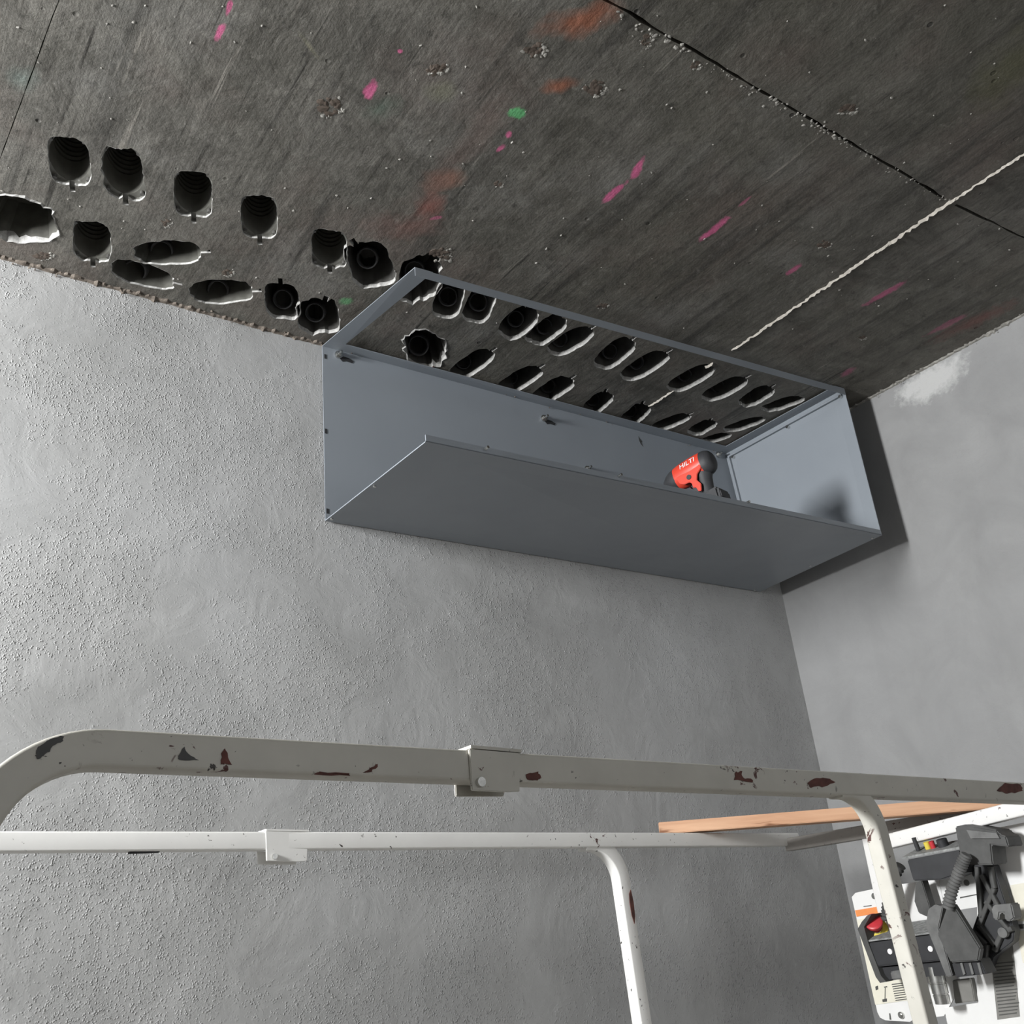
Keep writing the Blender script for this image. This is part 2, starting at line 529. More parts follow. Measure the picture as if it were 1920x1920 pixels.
# ------------------------------------------------------------------ ceiling with cast-in conduit sockets
# centre, half axis a, half axis b (photo positions, laid onto the ceiling plane), kind, pipe position, tab angle, ragged
HOLES = [
    ((130, 303), (40, 4), (5, 45), 'A', None, 90, 0.03), ((231, 325), (40, 6), (4, 47), 'A', None, 90, 0.07),
    ((362, 364), (37, 3), (1, 43), 'A', None, 90, 0.03), ((486, 407), (35, 2), (1, 41), 'A', None, 90, 0.03),
    ((617, 467), (34, 2), (1, 36), 'A', None, 90, 0.05), ((172, 453), (37, 3), (2, 38), 'A', None, 90, 0.05),
    ((35, 412), (78, 8), (0, 42), 'J', None, None, 0.12),
    ((314, 474), (64, -2), (6, 23), 'C', (302, 472), 0, 0.06), ((266, 515), (60, 14), (4, 23), 'C', (252, 508), 0, 0.06),
    ((414, 547), (60, -2), (6, 23), 'C', (408, 545), 0, 0.06),
    ((529, 565), (33, 3), (3, 34), 'B', (530, 561), 270, 0.04), ((597, 594), (39, -4), (8, 33), 'B', (590, 586), 300, 0.09),
    ((694, 497), (42, -4), (14, 42), 'B', (688, 484), 250, 0.05), ((787, 520), (42, -10), (0, 45), 'B', (777, 508), None, 0.12),
    ((841, 563), (27, 4), (-9, 34), 'B', (840, 556), None, 0.03), ((899, 573), (26, 5), (-13, 32), 'B', (897, 566), None, 0.03),
    ((797, 655), (42, 2), (5, 35), 'J', (784, 648), None, 0.12),
    ((972, 606), (20, 15), (-29, 26), 'D', (967, 598), 245, 0.04), ((1026, 619), (18, 12), (-31, 25), 'D', (1021, 612), 245, 0.06),
    ((1070, 640), (18, 11), (-37, 24), 'D', (1050, 636), 270, 0.03), ((885, 683), (17, 11), (-36, 25), 'D', (869, 678), 270, 0.03),
    ((974, 713), (18, 10), (-37, 24), 'D', (957, 708), 270, 0.03), ((1036, 732), (18, 10), (-34, 23), 'D', (1028, 724), 270, 0.05),
    ((1153, 663), (18, 12), (-31, 26), 'D', (1144, 659), 270, 0.04), ((1209, 686), (18, 10), (-40, 25), 'D', (1194, 679), 270, 0.03),
    ((1121, 756), (16, 8), (-22, 20), 'D', (1112, 749), 245, 0.05), ((1191, 778), (17, 7), (-22, 20), 'D', (1182, 770), 245, 0.08),
    ((1296, 709), (17, 9), (-39, 23), 'D', (1285, 703), None, 0.03), ((1359, 729), (17, 8), (-38, 21), 'D', (1347, 724), 270, 0.03),
    ((1419, 743), (16, 7), (-27, 18), 'D', (1417, 738), 270, 0.06), ((1468, 757), (14, 6), (-36, 13), 'D', (1465, 753), None, 0.06),
    ((1257, 792), (14, 6), (-34, 15), 'D', (1246, 789), 270, 0.04), ((1317, 802), (14, 6), (-22, 13), 'D', (1310, 797), 245, 0.06),
    ((1395, 796), (13, 5), (-36, 13), 'D', (1398, 791), None, 0.06), ((1343, 821), (13, 4), (-24, 8), 'D', (1350, 819), None, 0.05),
]
NSEG = 44
SQ = {'A': 4.2, 'B': 3.6, 'C': 2.5, 'D': 2.9, 'J': 2.3}


def outline(h, rnd):
    c, a, b, kind, pipe, tab, rag = h
    ex = SQ[kind]
    uv = []
    nx = [rnd.uniform(-1, 1) for _ in range(NSEG)]
    for k in range(NSEG):
        th = 2 * math.pi * k / NSEG
        cs, sn = math.cos(th), math.sin(th)
        s = (abs(cs) ** ex + abs(sn) ** ex) ** (-1 / ex)
        s *= 1 + 1.35 * rag * (nx[k] * 0.6 + nx[(k + 1) % NSEG] * 0.4)
        uv.append((cs * s, sn * s))
    if tab is not None:
        d = Vector((math.cos(math.radians(tab)), math.sin(math.radians(tab))))
        p = Vector((-d.y, d.x))
        w = 0.13
        uv = [q for q in uv if not (abs(p.dot(Vector(q))) < w * 1.3 and d.dot(Vector(q)) > 0)]
        for du, pw in ((0.98, -1), (1.27, -1), (1.27, 1), (0.98, 1)):
            q = d * du + p * (w * pw)
            uv.append((q.x, q.y))
        uv.sort(key=lambda q: math.atan2(q[1], q[0]))
    w = [at(c[0] + a[0] * u + b[0] * v, c[1] + a[1] * u + b[1] * v, Z=ZC) for u, v in uv]
    UVS.append(uv)
    return [Vector((min(p.x, -0.02), min(p.y, -0.02))) for p in w]


UVS = []
rnd = random.Random(3)
polys = [outline(h, rnd) for h in HOLES]


def slot(p0, p1, w, n=26, jit=0.35):
    a = at(p0[0], p0[1], Z=ZC).xy
    b = at(p1[0], p1[1], Z=ZC).xy
    d = (b - a).normalized()
    nn = Vector((-d.y, d.x))
    up, dn = [], []
    for i in range(n + 1):
        p = a.lerp(b, i / n)
        up.append(p + nn * w * (0.5 + rnd.uniform(-jit, jit)))
        dn.append(p - nn * w * (0.5 + rnd.uniform(-jit, jit)))
    return up + dn[::-1]


slots = [slot((1090, -28), (1772, 372), 0.007, 40), slot((1792, 384), (1985, 477), 0.006, 12), slot((118, -20), (-12, 330), 0.002, 16)]
cut = polys + slots


def inside(p, poly):
    r = False
    n = len(poly)
    j = n - 1
    for i in range(n):
        a, b = poly[i], poly[j]
        if (a.y > p.y) != (b.y > p.y) and p.x < (b.x - a.x) * (p.y - a.y) / (b.y - a.y) + a.x:
            r = not r
        j = i
    return r


cv = [Vector((XL - 0.25, YF)), Vector((0.25, YF)), Vector((0.25, 0.25)), Vector((XL - 0.25, 0.25))]
ce = [(0, 1), (1, 2), (2, 3), (3, 0)]
boxes = []
for pl in cut:
    o = len(cv)
    n = len(pl)
    cv += pl
    ce += [(o + i, o + (i + 1) % n) for i in range(n)]
    boxes.append((min(p.x for p in pl), max(p.x for p in pl), min(p.y for p in pl), max(p.y for p in pl)))
rv, re_, rf, *_ = delaunay_2d_cdt(cv, ce, [], 1, 1e-5)
keep = []
for f in rf:
    c = (rv[f[0]] + rv[f[1]] + rv[f[2]]) / 3
    hit = False
    for bx, pl in zip(boxes, cut):
        if bx[0] <= c.x <= bx[1] and bx[2] <= c.y <= bx[3] and inside(c, pl):
            hit = True
            break
    if not hit:
        keep.append(tuple(f))
cm = MB()
cm.add([(p.x, p.y, ZC) for p in rv], [tuple(reversed(f)) for f in keep])
TOP = ZC + 0.3
cm.add([(XL - 0.25, YF, TOP), (0.25, YF, TOP), (0.25, 0.25, TOP), (XL - 0.25, 0.25, TOP)], [(0, 1, 2, 3)])
cs = [(XL - 0.25, YF), (0.25, YF), (0.25, 0.25), (XL - 0.25, 0.25)]
for i in range(4):
    a, b = cs[i], cs[(i + 1) % 4]
    cm.add([(a[0], a[1], ZC), (b[0], b[1], ZC), (b[0], b[1], TOP), (a[0], a[1], TOP)], [(0, 1, 2, 3)])
for s in slots:                               # joint walls and bottom
    n = len(s)
    cm.add([(p.x, p.y, ZC) for p in s] + [(p.x, p.y, ZC + 0.02) for p in s],
           [(i, (i + 1) % n, n + (i + 1) % n, n + i) for i in range(n)] + [tuple(range(n, 2 * n))])
ceil = struct(cm.build('ceiling', 'ceiling', recalc=False, auto=False), 'dark cast concrete ceiling with paint marks and a row of open conduit sockets')

AX = Vector((0.42, 0.62, 0.66)).normalized()  # the cast-in pipes lean away from the room
for h, pl, uv in zip(HOLES, polys, UVS):
    c, a, b, kind, pipe, tab, rag = h
    n = len(pl)
    ctr = sum(pl, Vector((0, 0))) / n
    size = (sum((p - ctr).length for p in pl) / n)
    # liner: the plastic or concrete sides of the pocket, closed at the back
    lm = MB()
    rows = []
    if kind == 'A':
        rc = size * 0.93
        rows.append([Vector((p.x, p.y, ZC)) for p in pl])
        rows.append([Vector((p.x, p.y, ZC + 0.012)).lerp(Vector((ctr.x, ctr.y, ZC + 0.012)), 0.02) for p in pl])
        base = []
        for u, v in uv:
            k_ = 0.985 / math.hypot(u, v)
            base.append(at(c[0] + (a[0] * u + b[0] * v) * k_, c[1] + (a[1] * u + b[1] * v) * k_, Z=ZC))
        z = 0.014
        rows.append([Vector((p.x, p.y, ZC + z)) for p in base])
        for zz in (0.04, 0.065):
            rows.append([Vector((p.x, p.y, ZC + zz)).lerp(Vector((ctr.x, ctr.y, ZC + zz)), zz * 0.8) for p in base])
        for q in range(36):
            zz = 0.065 + q * 0.0036
            sc_ = 0.052 + 0.02 * math.sin(q * math.pi / 2)
            rows.append([Vector((p.x, p.y, ZC + zz)).lerp(Vector((ctr.x, ctr.y, ZC + zz)), sc_) for p in base])
        mat = 'liner_grey'
    else:
        depth = 0.13
        for zz, k in ((0, 0), (0.012, 0.02), (0.045, 0.10), (0.09, 0.22), (depth, 0.34)):
            sh = Vector((0.10, 0.22, 0)) * zz
            rows.append([Vector((p.x, p.y, ZC + zz)).lerp(Vector((ctr.x, ctr.y, ZC + zz)), k) + sh for p in pl])
        mat = 'liner_grey' if kind in 'JC' and pipe is None else ('liner_grey' if kind == 'C' else 'liner_black')
    v = [p for row in rows for p in row]
    f = [(i * n + k, i * n + (k + 1) % n, (i + 1) * n + (k + 1) % n, (i + 1) * n + k) for i in range(len(rows) - 1) for k in range(n)]
    lm.add(v, f, True)
    lm.add(rows[-1], [tuple(range(n))])
    so = lm.build('conduit_socket', mat, ceil)
    # ragged cement lip round the opening
    rm = MB()
    ins, mid_, outr = [], [], []
    for i, p in enumerate(pl):
        d = (p - ctr)
        dn = d.normalized()
        j = rnd.random()
        wdt = (0.0008 + 0.003 * j * j) * (2.4 if kind == 'J' else 1.0)
        drop = 0.001 + 0.003 * rnd.random() if kind == 'J' else -0.0003
        ins.append(Vector((p.x, p.y, ZC + {'J': 0.03, 'D': 0.016, 'B': 0.013}.get(kind, 0.006) * (rnd.uniform(0.35, 1.15) if kind == 'J' else 1))) - Vector((dn.x, dn.y, 0)) * 0.0015)
        mid_.append(Vector((p.x, p.y, ZC - drop)) - Vector((dn.x, dn.y, 0)) * (0.002 * rnd.random()))
        outr.append(Vector((p.x + dn.x * wdt, p.y + dn.y * wdt, ZC + 0.001)))
    rm.add(ins + mid_ + outr, [(k, (k + 1) % n, n + (k + 1) % n, n + k) for k in range(n)] +
           [(n + k, n + (k + 1) % n, 2 * n + (k + 1) % n, 2 * n + k) for k in range(n)])
    rm.build('socket_lip', 'rim', so, auto=False)
    if kind == 'A':                           # screw bosses in the corners of the flange
        for sx, sy in ((1, 1), (1, -1), (-1, 1), (-1, -1)):
            q = at(c[0] + (a[0] * sx + b[0] * sy) * 0.80, c[1] + (a[1] * sx + b[1] * sy) * 0.80, Z=ZC)
            MB().tube([q + Vector((0, 0, 0.004)), q + Vector((0, 0, 0.02))], 0.0055, 10).build('screw_boss', 'liner_black', so)
    if pipe is not None:
        q = at(pipe[0], pipe[1], Z=ZC + (0.05 if kind != 'C' else 0.045))
        d = (q - CAM).length
        rr = {'B': 0.031, 'J': 0.036, 'D': 0.028, 'C': 0.032}[kind]
        if c[0] > 1240:
            rr = 0.026
        pm = MB()
        seg = 24
        e1 = AX.orthogonal().normalized()
        e2 = AX.cross(e1)
        prof = [(rr * 0.80, 0.09), (rr * 0.80, 0.004), (rr * 0.88, 0.0), (rr * 0.97, 0.003), (rr, 0.008), (rr, 0.10)]
        vv = [q + AX * dd + (e1 * math.cos(2 * math.pi * k / seg) + e2 * math.sin(2 * math.pi * k / seg)) * r_ for r_, dd in prof for k in range(seg)]
        ff = [(i * seg + k, i * seg + (k + 1) % seg, (i + 1) * seg + (k + 1) % seg, (i + 1) * seg + k) for i in range(len(prof) - 1) for k in range(seg)]
        pm.add(vv, ff, True)
        pm.add(vv[:seg], [tuple(range(seg))])
        pm.build('pipe_end', 'pipe', so)

# grout fins along the board joint
def fin(p0, p1, w, n, mat='grout', hgt=0.006, name='grout_fin'):
    a = at(p0[0], p0[1], Z=ZC)
    b = at(p1[0], p1[1], Z=ZC)
    d = (b - a).normalized()
    s = Vector((-d.y, d.x, 0))
    m = MB()
    v = []
    for i in range(n + 1):
        p = a.lerp(b, i / n) + s * rnd.uniform(-0.25, 0.25) * w
        k = rnd.uniform(0.45, 1.25)
        if i in (0, n):
            k *= 0.3
        v += [p + s * w * 0.5 * k + Vector((0, 0, 0.002)), p + Vector((0, 0, -hgt * k)), p - s * w * 0.5 * k + Vector((0, 0, 0.002))]
    f = []
    for i in range(n):
        for k in (0, 1):
            f.append((i * 3 + k, i * 3 + k + 1, i * 3 + 3 + k + 1, i * 3 + 3 + k))
    m.add(v, f)
    return m.build(name, mat, ceil, auto=False)


fin((1990, 243), (1782, 378), 0.012, 40)
fin((1800, 366), (1372, 657), 0.017, 90)
fin((1338, 680), (1322, 690), 0.014, 6)
fin((1262, 733), (1216, 762), 0.012, 16)
fin((1700, 435), (1640, 475), 0.02, 14)


# crumbled concrete: loose lumps that stick to the slab and to the wall joints
def lump(m, c, r, flat=0.5, n=0):
    ico = [(0, 0, 1), (0.894, 0, 0.447), (0.276, 0.851, 0.447), (-0.724, 0.526, 0.447), (-0.724, -0.526, 0.447), (0.276, -0.851, 0.447),
           (0.724, 0.526, -0.447), (-0.276, 0.851, -0.447), (-0.894, 0, -0.447), (-0.276, -0.851, -0.447), (0.724, -0.526, -0.447), (0, 0, -1)]
    fc = [(0, 1, 2), (0, 2, 3), (0, 3, 4), (0, 4, 5), (0, 5, 1), (1, 6, 2), (2, 7, 3), (3, 8, 4), (4, 9, 5), (5, 10, 1),
          (2, 6, 7), (3, 7, 8), (4, 8, 9), (5, 9, 10), (1, 10, 6), (6, 11, 7), (7, 11, 8), (8, 11, 9), (9, 11, 10), (10, 11, 6)]
    an = rnd.uniform(0, 6.28)
    ca, sa = math.cos(an), math.sin(an)
    el = rnd.uniform(0.6, 1.7)
    v = []
    for x, y, z in ico:
        k = r * rnd.uniform(0.65, 1.2)
        x, y, z = x * k * el, y * k, z * k * flat
        v.append(c + Vector((x * ca - y * sa, x * sa + y * ca, z)))
    m.add(v, fc)


def crumbs_along(p0, p1, cnt, spread, rmin, rmax, mat, dens=None, zoff=0.0):
    m = MB()
    a = at(p0[0], p0[1], Z=ZC)
    b = at(p1[0], p1[1], Z=ZC)
    d = (b - a).normalized()
    s = Vector((-d.y, d.x, 0))
    for _ in range(cnt):
        t = rnd.random()
        p = a.lerp(b, t) + s * rnd.gauss(0, spread) + Vector((0, 0, zoff))
        lump(m, p, rnd.uniform(rmin, rmax), 0.45)
    o = m.build('concrete_crumbs', mat, ceil, recalc=False, auto=False)
    o['kind'] = 'stuff'
    return o


crumbs_along((1150, 22), (1290, 100), 26, 0.006, 0.002, 0.006, 'crumb')
crumbs_along((1290, 100), (1785, 380), 110, 0.006, 0.001, 0.004, 'crumb')
crumbs_along((1440, 185), (1600, 275), 26, 0.008, 0.002, 0.006, 'crumb')


# spalled patches: shallow craters with a broken edge
def spall(px, py, rx, ry, light='crumb'):
    c = at(px, py, Z=ZC)
    ex = (at(px + rx, py, Z=ZC) - c)
    ey = (at(px, py + ry, Z=ZC) - c)
    m = MB()
    for _ in range(12):
        th = rnd.uniform(0, 6.28)
        k = math.sqrt(rnd.random()) * 0.7
        lump(m, c + ex * math.cos(th) * k + ey * math.sin(th) * k, max(0.004, ex.length * rnd.uniform(0.18, 0.34)), 0.16)
    o = m.build('spalled_patch', 'spall', ceil, recalc=False, auto=False)
    m = MB()
    for _ in range(11):
        th = rnd.gauss(0.9, 0.8)
        k = rnd.uniform(0.7, 1.05)
        lump(m, c + ex * math.cos(th) * k + ey * math.sin(th) * k, max(0.003, ex.length * rnd.uniform(0.07, 0.2)), 0.3)
    e = m.build('broken_edge', light, o, recalc=False, auto=False)
    return o


for s in ((617, 200, 30, 20), (1000, 92, 28, 16), (1116, 165, 26, 18), (815, 128, 26, 12), (310, 418, 14, 9), (425, 510, 16, 9), (1588, 205, 22, 11),
          (1545, 458, 16, 8), (1212, 75, 12, 16), (1130, 573, 14, 6), (935, 345, 10, 8), (826, 478, 24, 16), (80, 480, 22, 8), (1305, 122, 12, 10), (1617, 633, 9, 5)):
    spall(*s)

# tiny nails and stone chips scattered over the slab
m = MB()
for _ in range(170):
    x, y = rnd.uniform(0, 1900), rnd.uniform(5, 640)
    p = at(x, y, Z=ZC)
    if p.y > -0.06 or p.x > -0.06 or any(inside(p.xy, pl) for pl in polys):
        continue
    lump(m, p, rnd.uniform(0.0015, 0.0042), 0.7)
o = m.build('stone_chips', 'crumb', ceil, recalc=False, auto=False)
o['kind'] = 'stuff'


# crumbly plaster edge where the walls meet the ceiling
def joint_trim(name, axis, t0, t1, n, mat, label):
    m = MB()
    v = []
    for i in range(n + 1):
        t = t0 + (t1 - t0) * i / n
        dp = 0.008 + 0.010 * rnd.random() ** 2 + (0.010 if rnd.random() < 0.08 else 0)
        hg = 0.005 + 0.003 * rnd.random() + (0.007 if rnd.random() < 0.05 else 0)
        for d, h in ((-0.002, hg), (dp * 0.55, hg * 0.65), (dp, -0.002)):
            v.append(Vector((t, -d, ZC - h)) if axis == 'x' else Vector((-d, t, ZC - h)))
    f = []
    for i in range(n):
        for k in (0, 1):
            f.append((i * 3 + k, i * 3 + k + 1, i * 3 + 4 + k, i * 3 + 3 + k))
    m.add(v, f)
    for _ in range(n // 4):
        t = rnd.uniform(t0, t1)
        d = rnd.uniform(0.002, 0.02)
        h = rnd.uniform(0.0, 0.016)
        lump(m, Vector((t, -d, ZC - h)) if axis == 'x' else Vector((-d, t, ZC - h)), rnd.uniform(0.0015, 0.004), 0.6)
    return struct(m.build(name, mat, recalc=True, auto=False), label)


joint_trim('trim_1', 'x', -3.6, 0, 420, 'crumb_dark', 'crumbled brown plaster edge between long wall and ceiling')
joint_trim('trim_2', 'y', -2.4, 0, 280, 'crumb', 'crumbled pale plaster edge between short wall and ceiling')

# ------------------------------------------------------------------ metal box under the ceiling
TH = 0.003
G = 0.006                                    # gap to the wall
TL = Vector((-2.028, -G, 3.322)); TRb = Vector((-0.186, -G, 3.327))
BL = Vector((-2.030, -G, 2.722)); BR = Vector((-0.148, -G, 2.718))
FL = Vector((-2.030, -0.585, 2.704)); FR = Vector((-0.175, -0.602, 2.730))
TFL = Vector((-2.030, -0.589, 3.227)); TFR = Vector((-0.175, -0.608, 3.326))
box = thing('sheet_metal_box', 'long blue-grey sheet metal box, open at front and left, fixed under the ceiling', 'metal box', (-1.1, -0.3, 2.718))


def bil(q, u, v):
    return q[0] * (1 - u) * (1 - v) + q[1] * u * (1 - v) + q[2] * u * v + q[3] * (1 - u) * v


MB().slab([BL, BR, TRb, TL], (0, -TH, 0)).build('back_panel', 'sheet', box)
bp = MB().slab([FL, FR, BR, BL], (0, 0, TH)).build('bottom_panel', 'sheet', box)
# folded lip along the front of the bottom panel
MB().slab([FL, FR, FR + Vector((0, 0, 0.02)), FL + Vector((0, 0, 0.02))], (0, TH, 0)).build('front_lip', 'sheet', bp)
sp = MB().slab([FR, BR, TRb, TFR], (TH, 0, 0)).build('side_panel', 'sheet', box)
# narrow folded seams inside the side panel: along its top and its rear edge
quad_s = [FR, BR, TRb, TFR]
for (u0, v0), (u1, v1) in (((0.02, 0.965), (0.97, 0.965)), ((0.965, 0.03), (0.965, 0.96))):
    a_, b_ = bil(quad_s, u0, v0), bil(quad_s, u1, v1)
    MB().sweep([a_ - Vector((0.006, 0, 0)), b_ - Vector((0.006, 0, 0))], (1, 0, 0), 0.012, 0.008, 0.002).build('seam', 'sheet', sp)
# top frame: flange strips against the ceiling, hanging lower at the free front left corner
W = 0.055
quad_t = [TL, TRb, TFR, TFL]


def strip(u0, u1, v0, v1, name):
    q = [bil(quad_t, u0, v0), bil(quad_t, u1, v0), bil(quad_t, u1, v1), bil(quad_t, u0, v1)]
    return MB().slab(q, (0, 0, 0.002)).build(name, 'sheet', box)


wu, wv = W / 1.85, W / 0.59
strip(0, 1, 0, wv, 'top_flange')
strip(0, wu, wv, 1, 'top_flange')
strip(1 - wu, 1, wv, 1, 'top_flange')
MB().slab([TFL, TFR, TFR + Vector((0, 0, -0.026)), TFL + Vector((0, 0, -0.026))], (0, 0.002, 0)).build('top_front_lip', 'sheet', box)
# slotted holes along the free left edge of the back panel
for pz in (668, 808, 958):
    q = at(608 if pz < 700 else 609 if pz < 900 else 612, pz, Y=-G - TH)
    MB().box((q.x, q.y - 0.001, q.z - 0.008), (q.x + 0.007, q.y + 0.0005, q.z + 0.008)).build('slot_hole', 'hole_shadow_dark', box)


def bolt(px, py, Y, r=0.013, tail=True):
    q = at(px, py, Y=Y)
    b = MB().tube([q, q + Vector((0, -0.006, 0))], r, 18)
    b.tube([q + Vector((0, -0.006, 0)), q + Vector((0, -0.014, 0))], r * 0.68, 6)
    b.tube([q + Vector((0, -0.014, 0)), q + Vector((0, -0.028, 0))], r * 0.34, 10)
    o = b.build('fixing_bolt', 'chrome', box)
    if tail:
        p = q + Vector((0.028, -0.0005, -0.010))
        mm = MB()
        pts = [p + Vector((dx, 0, dz)) for dx, dz in ((-0.024, 0.0), (-0.01, 0.010), (0.008, 0.009), (0.026, 0.002), (0.02, -0.007), (0.0, -0.005), (-0.014, -0.010))]
        mm.prism(pts, (0, -0.0008, 0))
        mm.build('slot_and_bolt_shadow', 'hole_shadow_dark', box)  # dark patch: key slot at one bolt, painted cast shadow at another
    return o


bolt(634, 666, -G - TH)
bolt(1019, 785, -G - TH)
bolt(1346, 853, -G - TH, 0.014, False)
bolt(1100, 880, -G - TH, 0.012)
q = at(1200, 828, Y=-G - TH)
MB().prism([q + Vector((dx, 0, dz)) for dx, dz in ((-0.005, 0.022), (0.003, 0.012), (0.012, 0.004), (0.007, -0.004), (0.011, -0.02), (0.0, -0.008), (-0.004, 0.004))], (0, -0.0008, 0)).build('scuff', 'scuff', box)
for px, py in ((910, 842), (1160, 893), (1400, 943)):
    q = at(px, py, Y=-0.592)
    MB().tube([q, q + Vector((0, -0.0135, 0))], 0.004, 10).build('rivet', 'chrome', box)
for px, py in ((622, 972), (702, 906), (1636, 1012), (1524, 1062), (1421, 1107)):
    q = at(px, py, Z=2.722)
    u_, v_ = (q.x + 2.03) / 1.86, max(0.0, -q.y / 0.595)
    zz = 2.722 - 0.018 * v_ + (0.026 * v_ - 0.004 * (1 - v_)) * u_
    x_ = min(q.x, -0.185)
    MB().tube([Vector((x_, max(min(q.y, -0.015), -0.58), zz - 0.003)), Vector((x_, max(min(q.y, -0.015), -0.58), zz + 0.002))], 0.005, 10).build('rivet', 'chrome', box)
for u, v in ((0.45, 0.945), (0.93, 0.945), (0.03, 0.955)):
    q = bil(quad_s, u, v)
    MB().tube([q, q - Vector((0.014, 0, 0))], 0.006, 10).build('rivet', 'chrome', box)

# ------------------------------------------------------------------ impact driver standing in the box
hd = at(1301, 882, Y=-0.47)
zb = 2.722 + TH - 0.006 + (hd.x + 2.03) / 1.86 * 0.022
dr = thing('impact_driver', 'red and black cordless impact driver standing inside the metal box', 'power tool', (hd.x, hd.y, zb))
AXN = Vector((-0.20, 0.97, -0.13)).normalized()   # nose towards the wall
UPV = Vector((0.0, 0.0, 1.0))
SD = UPV.cross(AXN).normalized()
UPV = AXN.cross(SD)


def dpt(l, s, u):
    return hd + AXN * l + SD * s + UPV * u


def lathe(m, prof, seg=28, sx=1.0, up=1.0):
    rings = []
    for l, r in prof:
        rings.append([dpt(l, math.cos(2 * math.pi * k / seg) * r * sx, math.sin(2 * math.pi * k / seg) * r * up) for k in range(seg)])
    v = [p for ring in rings for p in ring]
    f = [(i * seg + k, i * seg + (k + 1) % seg, (i + 1) * seg + (k + 1) % seg, (i + 1) * seg + k) for i in range(len(rings) - 1) for k in range(seg)]
    m.add(v, f, True)
    m.add(rings[0], [tuple(range(seg - 1, -1, -1))])
    m.add(rings[-1], [tuple(range(seg))])
    return m


lathe(MB(), [(-0.045, 0.041), (-0.03, 0.042), (0.0, 0.0425), (0.04, 0.041), (0.062, 0.038)], 28, 0.92, 1.05).build('red_housing', 'red', dr)
lathe(MB(), [(-0.078, 0.016), (-0.076, 0.026), (-0.070, 0.034), (-0.060, 0.039), (-0.050, 0.041), (-0.044, 0.0415)], 28, 0.92, 1.05).build('rear_cap', 'black', dr)
lathe(MB(), [(0.061, 0.0375), (0.078, 0.035), (0.098, 0.027), (0.108, 0.019), (0.112, 0.017)], 28, 0.94, 1.05).build('nose_cone', 'black', dr)
lathe(MB(), [(0.111, 0.011), (0.122, 0.011), (0.123, 0.0085), (0.136, 0.0085)], 18).build('chuck', 'chrome', dr)
lathe(MB(), [(0.135, 0.004), (0.17, 0.004), (0.172, 0.003)], 8).build('driver_bit', 'chrome', dr)
led = MB()
led.prism([dpt(0.064, -0.030, 0.018), dpt(0.076, -0.030, 0.014), dpt(0.074, -0.031, 0.028)], SD * 0.012)
led.build('lamp_lens', 'white', dr)
# handle (black, curved back) with red front plate, trigger and battery foot
hz = zb - hd.z
hs = [(-0.030, -0.020, 0.036, 0.030), (-0.026, -0.05, 0.027, 0.024), (-0.024, -0.085, 0.023, 0.022), (-0.028, -0.12, 0.025, 0.024), (-0.030, hz + 0.052, 0.032, 0.030)]


def loft(secs, seg=20):
    m = MB()
    rings = []
    for l, u, rl, rs in secs:
        rings.append([dpt(l + rl * math.cos(2 * math.pi * k / seg), rs * math.sin(2 * math.pi * k / seg), u) for k in range(seg)])
    v = [p for r_ in rings for p in r_]
    f = [(i * seg + k, i * seg + (k + 1) % seg, (i + 1) * seg + (k + 1) % seg, (i + 1) * seg + k) for i in range(len(rings) - 1) for k in range(seg)]
    m.add(v, f, True)
    m.add(rings[0], [tuple(range(seg))])
    m.add(rings[-1], [tuple(range(seg - 1, -1, -1))])
    return m


loft(hs).build('handle', 'black', dr)
pl_ = [(0.050, -0.010), (0.046, -0.036), (0.030, -0.048), (0.010, -0.050), (0.004, -0.058), (0.004, -0.075), (-0.006, -0.078), (-0.010, -0.095), (-0.020, -0.098), (-0.026, -0.075), (-0.016, -0.056), (-0.024, -0.038), (-0.044, -0.024), (-0.044, -0.005)]
for s_ in (-1, 1):
    mm = MB()
    mm.prism([dpt(l, s_ * 0.030, u) for l, u in pl_], SD * (s_ * 0.0065))
    mm.build('red_side_shell', 'red', dr, bevel=0.0015)
tr = MB()
tr.prism([dpt(l, -0.009, u) for l, u in ((0.004, -0.050), (0.024, -0.048), (0.018, -0.066), (0.014, -0.084), (0.0, -0.088))], SD * 0.018)
tr.build('trigger', 'black', dr, bevel=0.002)
bt = MB()
bt.hexa([dpt(l, s, u) for u in (hz, hz + 0.055) for l, s in ((-0.075, -0.036), (0.05, -0.036), (0.05, 0.036), (-0.075, 0.036))])
bt.build('battery', 'black', dr, bevel=0.008)
bc = MB()
bc.hexa([dpt(l, s, u) for u in (hz + 0.012, hz + 0.04) for l, s in ((-0.078, -0.030), (-0.06, -0.030), (-0.06, 0.030), (-0.078, 0.030))])
bc.build('battery_latch', 'black', dr, bevel=0.003)
# direction switch on the side facing the room
e1 = []
cside = -1 if SD.x > 0 else 1
MB().tube([dpt(0.006, cside * 0.036, -0.034), dpt(0.006, cside * 0.039, -0.034)], 0.0085, 16).build('direction_switch', 'black', dr)


def text_mesh(body, size):
    cu = bpy.data.curves.new('lettering', 'FONT')
    cu.body = body
    cu.size = size
    cu.extrude = 0.0006
    cu.align_x = 'CENTER'
    cu.align_y = 'CENTER'
    ob = bpy.data.objects.new('lettering', cu)
    COL.objects.link(ob)
    dg = bpy.context.evaluated_depsgraph_get()
    me = bpy.data.meshes.new_from_object(ob.evaluated_get(dg))
    bpy.data.objects.remove(ob)
    return me


